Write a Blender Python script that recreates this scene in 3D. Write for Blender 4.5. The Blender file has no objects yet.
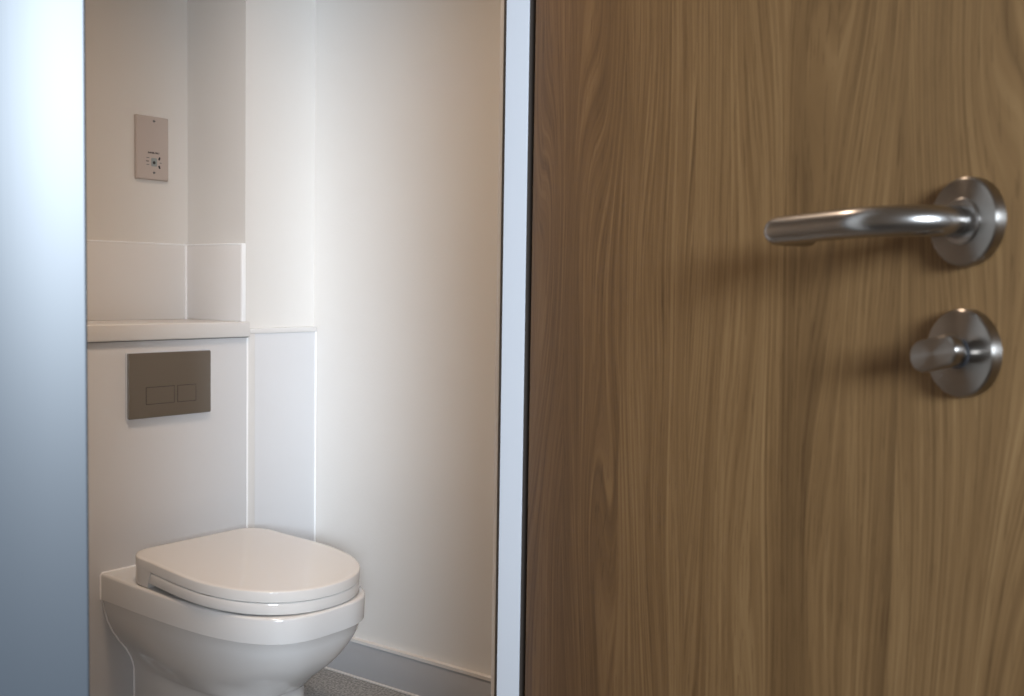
import bpy, bmesh, math, random
from mathutils import Vector, Matrix
sc = bpy.context.scene
C = sc.collection
random.seed(3)
# ------------------------------------------------------------------ camera
F_PX, YAW, PITCH, ROLL, EYE = 1087.64, .9325, -.056, .0152, 1.019
fw = Vector((math.sin(YAW)*math.cos(PITCH), math.cos(YAW)*math.cos(PITCH), math.sin(PITCH)))
rt = Vector((math.cos(YAW), -math.sin(YAW), 0)); up = rt.cross(fw)
r2 = rt*math.cos(ROLL)+up*math.sin(ROLL); u2 = up*math.cos(ROLL)-rt*math.sin(ROLL)
cam = bpy.data.objects.new('camera', bpy.data.cameras.new('camera')); C.objects.link(cam)
m = Matrix((r2, u2, -fw)).transposed().to_4x4(); m.translation = (0, 0, EYE); cam.matrix_world = m
cam.data.sensor_width = 36; cam.data.lens = F_PX/1024*36; cam.data.clip_start = .02
cam.data.dof.use_dof = True; cam.data.dof.focus_distance = 2.2; cam.data.dof.aperture_fstop = 13
sc.camera = cam
# ------------------------------------------------------------------ world, lights, exposure
w = bpy.data.worlds.new('corridor_surround'); sc.world = w; w.use_nodes = True
w.node_tree.nodes['Background'].inputs[0].default_value = (1, .80, .62, 1)
w.node_tree.nodes['Background'].inputs[1].default_value = .14
def V(a, b):            # a metres to the right of, b metres ahead of where the photographer stands
    return (a*math.cos(YAW)+b*math.sin(YAW), -a*math.sin(YAW)+b*math.cos(YAW))
def area(name, loc, target, sx, sy, power, col, spread=180, shape='RECTANGLE'):
    l = bpy.data.lights.new(name, 'AREA'); l.shape = shape; l.size = sx; l.size_y = sy
    l.energy = power; l.color = col; l.spread = math.radians(spread)
    o = bpy.data.objects.new(name, l); C.objects.link(o); o.location = loc
    o.rotation_euler = (Vector(target)-Vector(loc)).to_track_quat('-Z', 'Y').to_euler(); return o
a = V(.95, -4.4); b = V(-.45, 2.4)
area('window_daylight', (a[0], a[1], 2.0), (b[0], b[1], .95), 1.5, 1.3, 14.2, (.75, .87, 1.0), 26)
area('ceiling_lamp_light', (1.1, 1.35, 2.36), (1.15, 1.4, 0), .35, .35, 7.6, (1, .76, .57), 120, 'DISK')
vs = sc.view_settings; vs.view_transform = 'Standard'; vs.look = 'None'; vs.gamma = 1; vs.exposure = .14; vs.use_curve_mapping = False
# ------------------------------------------------------------------ materials
def srgb(r, g, b):
    f = lambda c: c/12.92 if c <= .04045 else ((c+.055)/1.055)**2.4
    return (f(r/255), f(g/255), f(b/255), 1)
def mat(name, col, rough=.5, metal=0, noise=0, nscale=30, bump=0, bscale=200, coat=0):
    m = bpy.data.materials.new(name); m.use_nodes = True; nt = m.node_tree; N = nt.nodes; L = nt.links
    p = N['Principled BSDF']; p.inputs['Roughness'].default_value = rough; p.inputs['Metallic'].default_value = metal
    p.inputs['Coat Weight'].default_value = coat; p.inputs['Coat Roughness'].default_value = .06
    tc = N.new('ShaderNodeTexCoord'); n = N.new('ShaderNodeTexNoise'); n.inputs['Scale'].default_value = nscale
    n.inputs['Detail'].default_value = 4; L.new(tc.outputs['Object'], n.inputs['Vector'])
    mr = N.new('ShaderNodeMapRange'); mr.inputs[3].default_value = 1-noise; mr.inputs[4].default_value = 1+noise
    L.new(n.outputs['Fac'], mr.inputs[0])
    mx = N.new('ShaderNodeVectorMath'); mx.operation = 'SCALE'; mx.inputs[0].default_value = col[:3]
    L.new(mr.outputs[0], mx.inputs['Scale']); L.new(mx.outputs[0], p.inputs['Base Color'])
    if bump:
        n2 = N.new('ShaderNodeTexNoise'); n2.inputs['Scale'].default_value = bscale; L.new(tc.outputs['Object'], n2.inputs['Vector'])
        bp = N.new('ShaderNodeBump'); bp.inputs['Strength'].default_value = bump; bp.inputs['Distance'].default_value = .002
        L.new(n2.outputs['Fac'], bp.inputs['Height']); L.new(bp.outputs[0], p.inputs['Normal'])
    return m
M_paint = mat('white_wall_paint', (.74, .715, .68, 1), .55, noise=.01, nscale=3, bump=.12, bscale=160)
M_panel = mat('white_laminate', (.66, .66, .67, 1), .32, noise=.008, nscale=3)
M_upst = mat('cream_laminate', (.76, .74, .72, 1), .32, noise=.008, nscale=3)
M_trim = mat('white_sealant', (.93, .93, .93, 1), .3, noise=.01)
M_shelf = mat('white_shelf_laminate', (.70, .68, .66, 1), .28, noise=.01, nscale=4)
M_cer = mat('glazed_ceramic', (.66, .65, .64, 1), .10, noise=.006, nscale=4, coat=.6)
M_seat = mat('seat_plastic', (.68, .65, .62, 1), .035, noise=.006, nscale=4, coat=.3)
M_sock = mat('socket_plastic', (.52, .45, .41, 1), .35, noise=.01)
M_dark = mat('black_print', (.03, .03, .035, 1), .6)
M_grey = mat('grey_print_and_shade', (.20, .20, .20, 1), .6)
M_blue = mat('blue_grey_print', (.30, .34, .34, 1), .5)
M_frame = mat('frame_paint', (.64, .66, .70, 1), .38, noise=.01, nscale=5)
M_gap_shade = mat('painted_gap_shade', (.045, .034, .027, 1), .7)  # dark brown painted in for the shade of the door gap
M_skirt = mat('skirting_vinyl', (.45, .45, .46, 1), .45, noise=.02, nscale=20)
M_cap = mat('skirting_cap', (.72, .69, .66, 1), .4)
M_ceil = mat('ceiling_paint', (.80, .79, .77, 1), .7, noise=.01)
def brushed(name, col, rough, axis, metal=1, amp=.12, freq=600, aniso=0, low=2.0):
    """satin metal, the fine brushing runs along `axis`"""
    m = mat(name, col, rough, metal, noise=amp, nscale=1); nt = m.node_tree; N = nt.nodes; L = nt.links
    n = [x for x in N if x.bl_idname == 'ShaderNodeTexNoise'][0]; tc = [x for x in N if x.bl_idname == 'ShaderNodeTexCoord'][0]
    mp = N.new('ShaderNodeMapping'); s = [freq]*3; s[axis] = low; mp.inputs['Scale'].default_value = s
    L.new(tc.outputs['Object'], mp.inputs[0]); L.new(mp.outputs[0], n.inputs['Vector'])
    bp = N.new('ShaderNodeBump'); bp.inputs['Strength'].default_value = .06; bp.inputs['Distance'].default_value = .0006
    L.new(n.outputs['Fac'], bp.inputs['Height']); L.new(bp.outputs[0], N['Principled BSDF'].inputs['Normal'])
    return m
M_alu = brushed('satin_blue_grey_panel', (.055, .070, .088, 1), .395, 2, metal=0, amp=.03, freq=90)
M_plate = brushed('brushed_steel_plate', (.33, .32, .305, 1), .10, 0, amp=.02)
M_lever = brushed('satin_steel_bar', (.40, .385, .37, 1), .26, 0, amp=.04, freq=400)
M_alu.node_tree.nodes['Principled BSDF'].inputs['Specular IOR Level'].default_value = 1.0; M_alu.node_tree.nodes['Principled BSDF'].inputs['IOR'].default_value = 1.5
def disc_mat():
    m = mat('turned_steel', (.34, .315, .29, 1), .30, 1, noise=.03, nscale=400); N = m.node_tree.nodes; L = m.node_tree.links
    p = N['Principled BSDF']; t = N.new('ShaderNodeTangent'); t.direction_type = 'RADIAL'; t.axis = 'Y'
    p.inputs['Anisotropic'].default_value = .85; p.inputs['Anisotropic Rotation'].default_value = .25; L.new(t.outputs[0], p.inputs['Tangent']); return m
M_disc = disc_mat()
def oak():
    m = bpy.data.materials.new('oak_veneer'); m.use_nodes = True; nt = m.node_tree; N = nt.nodes; L = nt.links
    p = N['Principled BSDF']; p.inputs['Roughness'].default_value = .55; p.inputs['Specular IOR Level'].default_value = .3
    tc = N.new('ShaderNodeTexCoord'); sx = N.new('ShaderNodeSeparateXYZ'); L.new(tc.outputs['Object'], sx.inputs[0])
    def mt(op, a, b=None, c=None):
        n = N.new('ShaderNodeMath'); n.operation = op
        for i, v in enumerate((a, b, c)):
            if v is None: continue
            if isinstance(v, (int, float)): n.inputs[i].default_value = v
            else: L.new(v, n.inputs[i])
        return n.outputs[0]
    X, Z = sx.outputs['X'], sx.outputs['Z']
    leaf = mt('FLOOR', mt('DIVIDE', mt('ADD', X, .03), .125))           # veneer leaves 125 mm wide
    wn = N.new('ShaderNodeTexWhiteNoise'); wn.noise_dimensions = '1D'; L.new(leaf, wn.inputs['W'])
    def vec(x, y, z):
        c = N.new('ShaderNodeCombineXYZ')
        for i, v in enumerate((x, y, z)):
            if isinstance(v, (int, float)): c.inputs[i].default_value = v
            else: L.new(v, c.inputs[i])
        return c.outputs[0]
    def noise(v, sc_, det=3, dist=0):
        n = N.new('ShaderNodeTexNoise'); n.inputs['Scale'].default_value = sc_; n.inputs['Detail'].default_value = det
        n.inputs['Distortion'].default_value = dist; L.new(v, n.inputs['Vector']); return n.outputs['Fac']
    off = mt('MULTIPLY', wn.outputs['Value'], 40.0)
    big = noise(vec(mt('MULTIPLY', X, 7.0), off, mt('MULTIPLY', Z, 1.5)), 1, 1.0)     # slow bending of the growth rings
    med = noise(vec(mt('MULTIPLY', X, 30.0), off, mt('MULTIPLY', Z, 3.5)), 1, 2)
    U = mt('ADD', mt('ADD', X, mt('MULTIPLY', big, .20)), mt('MULTIPLY', med, .003))
    prof_ = noise(vec(mt('MULTIPLY', U, 210), off, mt('MULTIPLY', Z, .7)), 1, 3)        # growth rings of uneven width
    fib = noise(vec(mt('MULTIPLY', U, 480), off, mt('MULTIPLY', Z, 7)), 1, 4)
    pore = noise(vec(mt('MULTIPLY', mt('ADD', X, mt('MULTIPLY', big, .12)), 900), off, mt('MULTIPLY', Z, 22)), 1, 2)
    patch = noise(vec(mt('MULTIPLY', X, 16), off, mt('MULTIPLY', Z, 1.3)), 1, 3)
    v = mt('MULTIPLY', mt('SUBTRACT', prof_, .5), .80)
    v = mt('ADD', v, mt('MULTIPLY', mt('SUBTRACT', fib, .5), .75))
    v = mt('ADD', v, mt('MULTIPLY', mt('SUBTRACT', patch, .5), .5))
    v = mt('ADD', v, mt('MULTIPLY', mt('SUBTRACT', wn.outputs['Value'], .5), .14))
    v = mt('ADD', v, mt('MULTIPLY', mt('LESS_THAN', pore, .38), -.20))
    v = mt('ADD', v, .5)
    cr = N.new('ShaderNodeValToRGB'); L.new(v, cr.inputs[0]); e = cr.color_ramp.elements
    e[0].position = .05; e[0].color = srgb(96, 71, 43); e[1].position = .95; e[1].color = srgb(180, 146, 101)
    k = e.new(.5); k.color = srgb(140, 108, 70)
    L.new(cr.outputs[0], p.inputs['Base Color'])
    bp = N.new('ShaderNodeBump'); bp.inputs['Strength'].default_value = .15; bp.inputs['Distance'].default_value = .0004
    L.new(fib, bp.inputs['Height']); L.new(bp.outputs[0], p.inputs['Normal'])
    return m
M_oak = oak()
def speckle():
    m = mat('speckled_vinyl', (.26, .26, .25, 1), .5, bump=.2, bscale=500); N = m.node_tree.nodes; L = m.node_tree.links
    p = N['Principled BSDF']; tc = [x for x in N if x.bl_idname == 'ShaderNodeTexCoord'][0]
    n = N.new('ShaderNodeTexNoise'); n.inputs['Scale'].default_value = 170; n.inputs['Detail'].default_value = 2
    L.new(tc.outputs['Object'], n.inputs['Vector']); cr = N.new('ShaderNodeValToRGB'); L.new(n.outputs['Fac'], cr.inputs[0])
    e = cr.color_ramp.elements; e[0].position = .36; e[0].color = (.17, .17, .165, 1); e[1].position = .66; e[1].color = (.44, .43, .42, 1)
    e.new(.5).color = (.27, .27, .262, 1); L.new(cr.outputs[0], p.inputs['Base Color']); return m
M_floor = speckle()
# ------------------------------------------------------------------ mesh helpers
def fin(name, bm, material, parent=None, sharp=32):
    bmesh.ops.remove_doubles(bm, verts=bm.verts, dist=1e-6); bmesh.ops.recalc_face_normals(bm, faces=bm.faces)
    for f in bm.faces: f.smooth = len(f.verts) < 20
    for e in bm.edges:
        if len(e.link_faces) == 2 and e.calc_face_angle(0) > math.radians(sharp): e.smooth = False
    me = bpy.data.meshes.new(name); bm.to_mesh(me); bm.free(); me.materials.append(material)
    o = bpy.data.objects.new(name, me); C.objects.link(o)
    if parent: o.parent = parent
    return o
def box(x0, x1, y0, y1, z0, z1, bev=0, seg=2, bm=None):
    nb = bmesh.new(); bmesh.ops.create_cube(nb, size=1)
    for v in nb.verts: v.co = Vector(((x0+x1)/2+v.co.x*(x1-x0), (y0+y1)/2+v.co.y*(y1-y0), (z0+z1)/2+v.co.z*(z1-z0)))
    if bev: bmesh.ops.bevel(nb, geom=nb.edges[:], offset=bev, segments=seg, profile=.5, affect='EDGES')
    if bm is None: return nb
    me = bpy.data.meshes.new('t'); nb.to_mesh(me); nb.free(); bm.from_mesh(me); bpy.data.meshes.remove(me); return bm
def prism(pts, z0, z1):
    bm = bmesh.new(); a = [bm.verts.new((x, y, z0)) for x, y in pts]; b = [bm.verts.new((x, y, z1)) for x, y in pts]
    bm.faces.new(a[::-1]); bm.faces.new(b); n = len(pts)
    for i in range(n): bm.faces.new((a[i], a[(i+1) % n], b[(i+1) % n], b[i]))
    return bm
def loft(rings, cap0=True, cap1=True):
    bm = bmesh.new(); R = [[bm.verts.new(p) for p in r] for r in rings]; n = len(R[0])
    for a, b in zip(R, R[1:]):
        for i in range(n): bm.faces.new((a[i], a[(i+1) % n], b[(i+1) % n], b[i]))
    if cap0: bm.faces.new(R[0][::-1])
    if cap1: bm.faces.new(R[-1])
    return bm
def tag(o, label=None, cat=None, group=None, kind=None):
    if label: o['label'] = label
    if cat: o['category'] = cat
    if group: o['group'] = group
    if kind: o['kind'] = kind
    return o
def struct(name, bm, mt_, label=None): return tag(fin(name, bm, mt_), label, kind='structure')
def empty(name, loc, rz=0):
    o = bpy.data.objects.new(name, None); C.objects.link(o); o.location = loc; o.rotation_euler = (0, 0, rz); o.empty_display_size = .1
    return o
# ------------------------------------------------------------------ room shell
XR, XP, YD, YP, YB, XL, YF = 2.004, 1.7724, 2.1298, 2.1322, 2.3733, .10, .789
H = 2.4
struct('floor', box(-1.6, 2.6, -1.9, 2.6, -.08, 0), M_floor, 'grey speckled vinyl floor')
struct('ceiling', box(-.05, 2.15, .747, 2.55, H, H+.08), M_ceil, 'white ceiling of the toilet room')
struct('wall_back', box(XL-.1, XP+.003, YB, YB+.12, 0, H), M_paint, 'white wall above the shelf, behind the shaver socket')
struct('wall_pier', box(XP+.003, XR, YP+.012, YB+.12, 0, H), M_paint, 'white boxed-out pier between niche and right wall')
struct('wall_right', box(XR, XR+.12, .747, YB+.12, 0, H), M_paint, 'plain white wall to the right of the toilet')
struct('wall_left', box(XL-.1, XL, .789, YB, 0, H), M_paint, 'white wall at the left of the toilet room, behind the metal post')
struct('wall_front', box(XL-.1, .40, .747, .789, 0, H), M_paint, 'partition left of the doorway')
bm = prism([(1.155, .7785), (XR, .7785), (XR, .90), (1.188, .90)], 0, H); struct('wall_front_right', bm, M_paint, 'partition right of the doorway, behind the oak door')
struct('wall_header', box(.40, 1.165, .747, .789, 2.06, H), M_paint, 'partition over the doorway')
# ceiling lamp (out of frame above the toilet)
cl = empty('ceiling_light', (1.2, 1.45, H)); tag(cl, 'round flush ceiling light above the toilet', 'ceiling light')
def ring(r, z, n=40, cx=0, cy=0): return [(cx+r*math.cos(2*math.pi*i/n), cy+r*math.sin(2*math.pi*i/n), z) for i in range(n)]
fin('rim', loft([ring(.2, 0), ring(.2, -.03), ring(.185, -.035), ring(.18, -.02)], True, False), M_frame, cl)
# ------------------------------------------------------------------ low boxed-in duct, pier lining, shelf, upstands
dp = fin('duct_panel', box(XL, XP-.001, YD, YD+.015, 0, .886, .0015), M_panel)
tag(dp, 'wide white laminate panel behind the toilet holding the flush plate', 'wall panel')
fin('edge_trim', box(XP-.0045, XP+.0005, YD-.0012, YD+.002, 0, .886, .001), M_trim, dp)['label'] = 'bright white edging strip'
lp = fin('lining_panel', box(XP+.0006, XR-.001, YP+.001, YP+.012, 0, .902, .001), M_panel)
tag(lp, 'narrow white laminate panel between duct and right wall', 'wall panel')
fin('cap', box(XP+.0006, XR-.001, YP-.002, YP+.013, .893, .9065, .0015), M_shelf, lp)
fin('sealant_bead', box(XR-.005, XR-.001, YP-.0016, YP+.002, 0, .893, .0008), M_trim, lp)['label'] = 'bright white corner sealant line'
fin('joint_strip', box(XP+.0006, XP+.023, YP-.0012, YP+.002, 0, .893, .0008), M_shelf, lp)
sh = fin('shelf', box(XL, XP-.001, YD-.010, YB, .8865, .9235, .003, 3), M_shelf)
tag(sh, 'long white shelf on top of the duct, above the flush plate', 'shelf')
fin('shadow_gap', box(XL, XP-.002, YD-.003, YD+.001, .8845, .8870), M_grey, sh)['label'] = 'thin dark joint under the shelf'
ZU = 1.114
us = fin('upstand', box(XL, XP-.009, YB-.010, YB-.0005, .9235, ZU, .0012), M_upst)
tag(us, 'cream upstand board at the back of the shelf under the shaver socket', 'upstand')
fin('top_edge', box(XL, XP-.009, YB-.0108, YB-.0005, ZU-.001, ZU+.003, .0008), M_trim, us)
us2 = fin('upstand', box(XP-.009, XP+.0025, YP+.014, YB-.010, .9235, ZU, .0012), M_upst)
tag(us2, 'short cream upstand board on the side of the pier, right of the shelf corner', 'upstand')
fin('top_edge', box(XP-.0098, XP+.0025, YP+.014, YB-.010, ZU-.001, ZU+.003, .0008), M_trim, us2)
fin('end_edge', box(XP-.0098, XP+.0025, YP+.0095, YP+.0145, .9235, ZU+.003, .0008), M_trim, us2)
fin('corner_sealant', box(XP-.0135, XP-.0085, YB-.0145, YB-.0095, .9235, ZU, .001), M_trim, us2)['label'] = 'bright white corner sealant line'
# skirting on the right wall (coved vinyl, cap strip, sealant line at the floor)
sk = struct('baseboard_right', box(XR-.010, XR, .90, YP, 0, .094, .001), M_skirt, 'grey skirting along the right wall')
fin('cap_strip', prism([(XR-.0125, .90), (XR, .90), (XR, YP), (XR-.0125, YP)], .0925, .1005), M_cap, sk)
fin('floor_sealant', box(XR-.0155, XR-.009, .90, YP, 0, .0045, .0015), M_cap, sk)
sk2 = struct('baseboard_back', box(XP+.006, XR-.012, YP-.009, YP-.0015, 0, .094, .001), M_skirt, 'grey skirting at the foot of the narrow panel')
fin('cap_strip', box(XP+.006, XR-.012, YP-.0115, YP-.0015, .0925, .1005, .001), M_cap, sk2)
# ------------------------------------------------------------------ flush plate
fp = empty('flush_plate', (1.5405, YD, .784)); tag(fp, 'polished steel dual flush plate on the panel above the toilet', 'flush plate')
hw, hh = .1115, .0738
def rrect(hx, hz, r, y, n=6):
    P = []
    for cx, cz, a0 in ((hx-r, hz-r, 0), (-hx+r, hz-r, 90), (-hx+r, -hz+r, 180), (hx-r, -hz+r, 270)):
        for i in range(n+1):
            a = math.radians(a0+90*i/n); P.append((cx+r*math.cos(a), y, cz+r*math.sin(a)))
    return P
fin('faceplate', loft([rrect(hw, hh, .003, -.0002), rrect(hw, hh, .003, -.0090), rrect(hw-.0006, hh-.0006, .003, -.0100), rrect(hw-.0018, hh-.0018, .003, -.0103)]), M_plate, fp)
fin('mounting_frame', loft([rrect(hw+.0025, hh+.0022, .004, -.0001), rrect(hw+.0025, hh+.0022, .004, -.0035)]), M_frame, fp)['label'] = 'pale backing frame'
def pushbutton(x0, x1, z0, z1):
    g = bmesh.new(); t = .0010; y0, y1 = -.01045, -.0101
    for a in ((x0, x1, z1-t, z1), (x0, x1, z0, z0+t), (x0, x0+t*1.2, z0, z1), (x1-t*.8, x1, z0, z1)):
        box(a[0], a[1], y0, y1, a[2], a[3], bm=g)
    b_ = fin('flush_button', box(x0+t, x1-t, -.01045, -.0100, z0+t, z1-t), M_plate, fp)
    fin('button_gap', g, M_dark, b_)['label'] = 'dark gap round the button'
pushbutton(1.4725-1.5405, 1.549-1.5405, .7405-.784, .7800-.784)
pushbutton(1.557-1.5405, 1.609-1.5405, .7405-.784, .7800-.784)
# ------------------------------------------------------------------ shaver socket
SX, SZ = 1.665, 1.3525
ss = empty('shaver_socket', (SX, YB, SZ)); tag(ss, 'beige shaver socket plate with two screws on the wall above the shelf', 'shaver socket')
sw, shh = .0470, .0785
fin('faceplate', loft([rrect(sw, shh, .002, -.0001), rrect(sw, shh, .002, -.0065), rrect(sw-.0015, shh-.0015, .003, -.0088), rrect(sw-.0035, shh-.0035, .003, -.0096)]), M_sock, ss)
def hexr(cx, cz, r, y, n=16): return [(cx+r*math.cos(2*math.pi*i/n), y, cz+r*math.sin(2*math.pi*i/n)) for i in range(n)]
for zc in (.067, -.061):
    s_ = fin('screw', loft([hexr(.003, zc, .0032, -.0094), hexr(.003, zc, .0030, -.0104), hexr(.003, zc, .0022, -.0108)]), M_grey, ss)
    fin('screw_slot', box(-.001, .007, -.0112, -.0106, zc-.0005, zc+.0005), M_dark, s_)
tx = bpy.data.curves.new('lettering', 'FONT'); tx.body = 'SHAVERS ONLY'; tx.size = .0062; tx.align_x = 'CENTER'; tx.extrude = .0002; tx.offset = .00018
to = bpy.data.objects.new('lettering_curve', tx); C.objects.link(to)
bpy.context.view_layer.update()
me = bpy.data.meshes.new_from_object(to.evaluated_get(bpy.context.evaluated_depsgraph_get())); bpy.data.objects.remove(to)
bx_ = [v.co.x for v in me.vertices]; kx = .034/(max(bx_)-min(bx_))
for v in me.vertices: v.co = Vector((v.co.x*kx+.002, -.0099-v.co.z*.5, v.co.y-.014))
me.materials.clear(); me.materials.append(M_dark); lo = bpy.data.objects.new('lettering', me); C.objects.link(lo); lo.parent = ss
fin('socket_face', loft([rrect(.0085, .0105, .003, -.0094), rrect(.0085, .0105, .003, -.0102)]), M_blue, ss).location = (.003, 0, -.035)
fin('shutter', loft([hexr(.003, -.036, .0042, -.010), hexr(.003, -.036, .0038, -.0106)]), M_dark, ss)
for zc in (-.025, -.046):
    a = .35 if zc > -.03 else -.35
    o = fin('pin_hole', loft([rrect(.0024, .0042, .0022, -.0095), rrect(.0024, .0042, .0022, -.0102)]), M_dark, ss); o.location = (.0185, 0, zc); o.rotation_euler = (0, a, 0)
for x0, x1, zc, mm in ((-.019, -.011, -.025, M_grey), (-.020, -.012, -.0335, M_dark), (-.019, -.011, -.042, M_grey), (.019, .025, -.0355, M_grey)):
    fin('voltage_mark', box(x0, x1, -.0100, -.0095, zc-.001, zc+.001), mm, ss)
# ------------------------------------------------------------------ toilet
TX = 1.549
T = empty('toilet', (TX, YD-.0006, 0)); tag(T, 'cream-white back-to-wall toilet with closed lid', 'toilet')
def dshape(yb, yf, wb, wm, z, um=.55, p=2.3, n=40, rc=0.0):
    """right half from the wall round to the tip, mirrored. yb back, yf front, wb half width at back, wm widest half width"""
    ym = yb+(yf-yb)*um; pts = []
    nb = 14
    if rc > 0:
        for i in range(8):
            a = math.pi/2*i/8
            pts.append((wb-rc+rc*math.sin(a), yb-(rc-rc*math.cos(a))))
        y0 = yb-rc
    else: y0 = yb
    for i in range(nb):
        t = i/nb; pts.append((wb+(wm-wb)*(t*t*(3-2*t)), y0+(ym-y0)*t))
    for i in range(n+1):
        a = math.pi/2*i/n
        pts.append((wm*max(0, math.cos(a))**(2/p), ym+(yf-ym)*math.sin(a)**(2/p)))
    pts[-1] = (0, yf)
    full = [(x, y, z) for x, y in pts]+[(-x, y, z) for x, y in reversed(pts[:-1])]
    return full
D = lambda y: y-YD      # local
def prof(z, yf, wb, wm, um=.55, p=2.3, ins=0, yb=None, rc=0, fall=None):
    # the rim and the seat fall a little towards the front: fall = drop per metre
    if fall is None: fall = .034*max(0, min(1, (z-.20)/.175))
    P = dshape((D(YD-.0005) if yb is None else D(yb))-(ins if rc else 0), D(yf)+ins, wb-ins, wm-ins, z, um, p, rc=rc)
    return [(x, y, zz+fall*y) for x, y, zz in P]
def Lv(z, yf, wb, wm, um, p, ins=0): return prof(z, yf, wb, wm, um, p, ins)
rings = [Lv(0, 1.742, .1040, .105, .6, 3.3), Lv(.06, 1.744, .1030, .104, .6, 3.3), Lv(.120, 1.744, .1028, .104, .6, 3.3), Lv(.140, 1.742, .1030, .105, .6, 3.3),
 Lv(.148, 1.731, .1050, .113, .55, 2.9), Lv(.158, 1.717, .1070, .121, .52, 2.6), Lv(.172, 1.701, .1120, .131, .48, 2.35), Lv(.192, 1.676, .1230, .145, .44, 2.4), Lv(.215, 1.650, .1410, .158, .40, 2.5),
 Lv(.240, 1.630, .1570, .170, .37, 2.65), Lv(.265, 1.616, .1690, .178, .34, 2.8), Lv(.290, 1.606, .1770, .184, .32, 3.0), Lv(.3140, 1.601, .1820, .1865, .30, 3.1),
 Lv(.3160, 1.599, .1835, .1875, .30, 3.12), Lv(.3170, 1.594, .1860, .1900, .30, 3.16), Lv(.3690, 1.592, .186, .190, .30, 3.16),
 Lv(.3725, 1.592, .186, .190, .30, 3.16, .001), Lv(.3745, 1.592, .186, .190, .30, 3.16, .003), Lv(.3752, 1.592, .186, .190, .30, 3.16, .008)]
fin('pan', loft(rings), M_cer, T, 50)
# sealant bead where the pan meets the panel
def bead(pts, r=.0026):
    R = []
    n = len(pts)
    for i, (x, z) in enumerate(pts):
        x0, z0 = pts[max(0, i-1)]; x1, z1 = pts[min(n-1, i+1)]; l = math.hypot(x1-x0, z1-z0) or 1; nx, nz = -(z1-z0)/l, (x1-x0)/l
        R.append([(x+nx*r*math.cos(a), -r*math.sin(a)*1.0, z+nz*r*math.cos(a)) for a in [k*math.pi/6-1e-3 for k in range(7)]])
    return loft(R)
pts = [(-.104, 0), (-.103, .06), (-.1028, .120), (-.103, .145), (-.107, .159), (-.112, .172), (-.123, .192), (-.141, .215), (-.157, .240), (-.169, .265), (-.177, .290), (-.183, .3155), (-.1865, .3180), (-.1865, .371), (-.182, .3758), (0, .3765)]
pts = pts+[(-x, z) for x, z in reversed(pts[:-1])]
pts = [(x+(-.001 if x < 0 else .001), z) for x, z in pts]
fin('sealant_bead', bead(pts, .0021), M_trim, T)
# seat and lid share one plan; the lid drops over the hinge at the back
SP = dict(um=.50, p=2.2, yb=2.049, rc=.058, fall=.061)
def clip(bm, y, keep_front):
    g = bm.verts[:]+bm.edges[:]+bm.faces[:]
    r = bmesh.ops.bisect_plane(bm, geom=g, plane_co=(0, y, .39), plane_no=(0, 1, .35), clear_outer=keep_front, clear_inner=not keep_front)
    e = [x for x in r['geom_cut'] if isinstance(x, bmesh.types.BMEdge)]
    bmesh.ops.contextual_create(bm, geom=e); return bm
NY = D(1.960)
def Ls(z, ins, yf=1.596): return prof(z, yf, .181, .190, ins=ins, **SP)
lidm = fin('lid', loft([Ls(z, i) for z, i in ((.4165, .0012), (.4171, .0002), (.4360, 0), (.4378, .0006), (.4388, .0020), (.4393, .0045), (.4395, .010))]), M_seat, T, 50)
seatm = fin('seat', clip(loft([Ls(z, i, 1.597) for z, i in ((.3905, .006), (.3908, .003), (.3918, .0008), (.3935, .0002), (.4130, .0002), (.4142, .0008), (.4150, .0025))]), NY-.0012, True), M_seat, T, 50)
fin('hinge_cover', clip(loft([Ls(z, i) for z, i in ((.3800, .003), (.3812, .0004), (.3830, .0002), (.4168, .0002))]), NY+.0012, False), M_seat, lidm, 50)
fin('seat_gap', clip(loft([Ls(z, .0045) for z in (.3930, .4170)]), NY+.004, True), M_grey, seatm)
for x, y in ((.12, -.30), (-.12, -.30), (.10, -.47), (-.10, -.47)): fin('buffer', box(x-.012, x+.012, y-.006, y+.006, .3740+.034*y, .3915+.061*y, .001), M_grey, seatm)
for x in (-.075, .075):
    fin('hinge', loft([[(x+.012*math.cos(a*math.pi/10), -.115+.012*math.sin(a*math.pi/10), z) for a in range(20)] for z in (.3700, .3800)]), M_disc, T)
# ------------------------------------------------------------------ door frame and posts
hx, hy = 1.029, .747
YE = .7785
J = [(hx+.14, hy-.001)]+[(hx+.0003-.0003*math.sin(t*math.pi/12), hy-.0007-.0003*math.cos(t*math.pi/12)) for t in range(7)]+[(hx, YE), (hx+.14, YE)]
jm = struct('trim_1', prism(J, 0, 2.06), M_frame, 'white hinge-side door frame upright beside the oak door')
fin('door_gap_shade', box(hx+.0010, hx+.035, hy-.0035, hy-.0008, 0, 2.06), M_gap_shade, jm)['label'] = 'dark strip painted as the shade between frame and door'  # added dark strip, its colour stands in for shade in the hinge gap
ns = struct('trim_4', prism([(1.1225, .8535), (1.19, .8535), (1.19, .90), (1.186, .90), (1.1270, .8625)], 0, 2.06), M_trim, 'pale inner edge of the door lining')
fin('shadow_strip', box(1.1227, 1.175, .851, .8537, 0, 2.06), M_grey, ns)['label'] = 'dark strip painted as the shade behind the frame'  # grey colour stands in for the jamb's shadow on the lining
struct('trim_3', box(.43, 1.031, .743, .7895, 2.03, 2.06, .002), M_frame, 'white door frame head')
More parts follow.
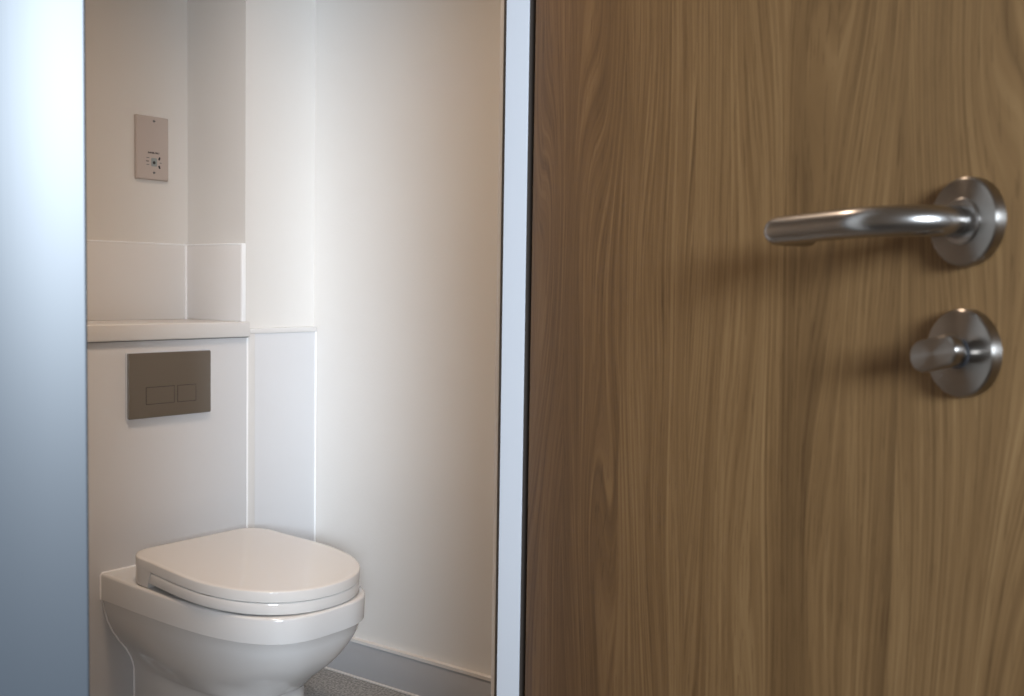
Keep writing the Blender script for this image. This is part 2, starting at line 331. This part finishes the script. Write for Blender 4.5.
# metal-faced post left of the opening, turned slightly towards the corridor
px, py = V(-.293, .75); ex, ey = V(-.293-.165, .75-.031)
dx, dy = (ex-px), (ey-py); L_ = math.hypot(dx, dy); dx /= L_; dy /= L_; nx_, ny_ = dy, -dx
if nx_*(-px)+ny_*(-py) < 0: nx_, ny_ = -nx_, -ny_
bx0, by0 = V(-.293-.024, .75+.045)
P4 = [(px, py), (bx0, by0), (ex-nx_*.045, ey-ny_*.045), (ex, ey)]
bmp = prism(P4, 0, H)
bmesh.ops.bevel(bmp, geom=[e for e in bmp.edges if abs(e.verts[0].co.z-e.verts[1].co.z) > 1], offset=.0025, segments=3, profile=.5, affect='EDGES')
struct('trim_2', bmp, M_alu, 'blurred pale blue satin door post at the left edge')
# ------------------------------------------------------------------ oak door, open towards the corridor
dd = V(.399, -.917); dn = Vector((dd[0], dd[1])).normalized()
door = empty('door_1', (hx-.003, hy-.009, 0), math.atan2(dn.y, dn.x)); tag(door, 'open oak veneer door with steel lever handle', kind='structure')
fin('door_leaf', box(.006, .722, 0, .044, .006, 2.03, .0012), M_oak, door)
RX, RZ, TXd, TZ = .6510, 1.0628, .6520, .9828
def disc(name, cx, cz, parent):
    prof_ = [(.0272, -.0001), (.0272, -.0045), (.0268, -.0062), (.0258, -.0072), (.0252, -.0074), (.0080, -.0074)]
    rr = [[(r*math.cos(2*math.pi*i/64), y, r*math.sin(2*math.pi*i/64)) for i in range(64)] for r, y in prof_]
    o = fin(name, loft(rr), M_disc, parent, 25); o.location = (cx, 0, cz); return o
rose = disc('handle_rose', RX, RZ, door); r2_ = disc('turn_rose', TXd, TZ, door)
col = [[(r*math.cos(2*math.pi*i/40), y, r*math.sin(2*math.pi*i/40)) for i in range(40)] for r, y in ((.0145, -.007), (.0145, -.0085), (.0135, -.0095), (.0105, -.0098))]
fin('collar', loft(col), M_lever, rose, 25)
def tube(path, rad, n=28):
    R = []; up_ = Vector((0, 0, 1))
    for i, p in enumerate(path):
        t = (Vector(path[min(i+1, len(path)-1)])-Vector(path[max(i-1, 0)])).normalized()
        s = t.cross(up_).normalized(); q = s.cross(t); r = rad[i] if isinstance(rad, list) else rad
        R.append([tuple(Vector(p)+s*r*math.cos(2*math.pi*k/n)+q*r*math.sin(2*math.pi*k/n)) for k in range(n)])
    return loft(R)
path = [(0, -.0075, 0), (0, -.0100, 0)]; rb = .045; yo = -.056
for i in range(1, 13):
    a = math.pi/2*i/12; path.append((-rb+rb*math.cos(a), yo+rb-rb*math.sin(a), 0))
XE = -.1225; rc = .0115
path += [(-.06, yo, 0), (-.09, yo, 0), (XE+rc, yo, 0)]
for i in range(1, 9):
    a = math.pi/2*i/8; path.append((XE+rc-rc*math.sin(a), yo+rc-rc*math.cos(a), 0))
path += [(XE, yo+.030, 0), (XE, yo+.0335, 0), (XE, yo+.0345, 0)]
rad = [.0096]*(len(path)-2)+[.0090, .0070]
lv = fin('lever_handle', tube(path, rad), M_lever, door, 45); lv.location = (RX, 0, RZ); lv.rotation_euler = (0, math.radians(-1.3), 0)
# thumb turn: round neck that swells into an oblong grip
def stad(hl, hr, y, n=48):
    P = []
    for i in range(n):
        a = 2*math.pi*i/n; c, s = math.cos(a), math.sin(a)
        P.append(((hl-hr)*(1 if c > 1e-9 else -1 if c < -1e-9 else 0)*min(1, abs(c)*6)+hr*c, y, hr*s))
    return P
tt = [stad(.0082, .0082, -.0074), stad(.0082, .0082, -.0150), stad(.0092, .0086, -.0168), stad(.0150, .0092, -.0182), stad(.0182, .0096, -.0200), stad(.0190, .0098, -.0220), stad(.0190, .0098, -.0262), stad(.0184, .0092, -.0276), stad(.0172, .0080, -.0282)]
t_ = fin('thumb_turn', loft(tt), M_disc, door, 40); t_.location = (TXd, 0, TZ); t_.rotation_euler = (0, math.radians(-14), 0)
fin('neck_gap', loft([[(r*math.cos(2*math.pi*i/40), y, r*math.sin(2*math.pi*i/40)) for i in range(40)] for r, y in ((.0093, -.0074), (.0093, -.0086))]), M_dark, r2_)
# three butt hinges on the frame side
for z in (.25, 1.75):
    g = box(.001, .012, .002, .042, z-.05, z+.05, .0005)
    fin('hinge', g, M_lever, door)
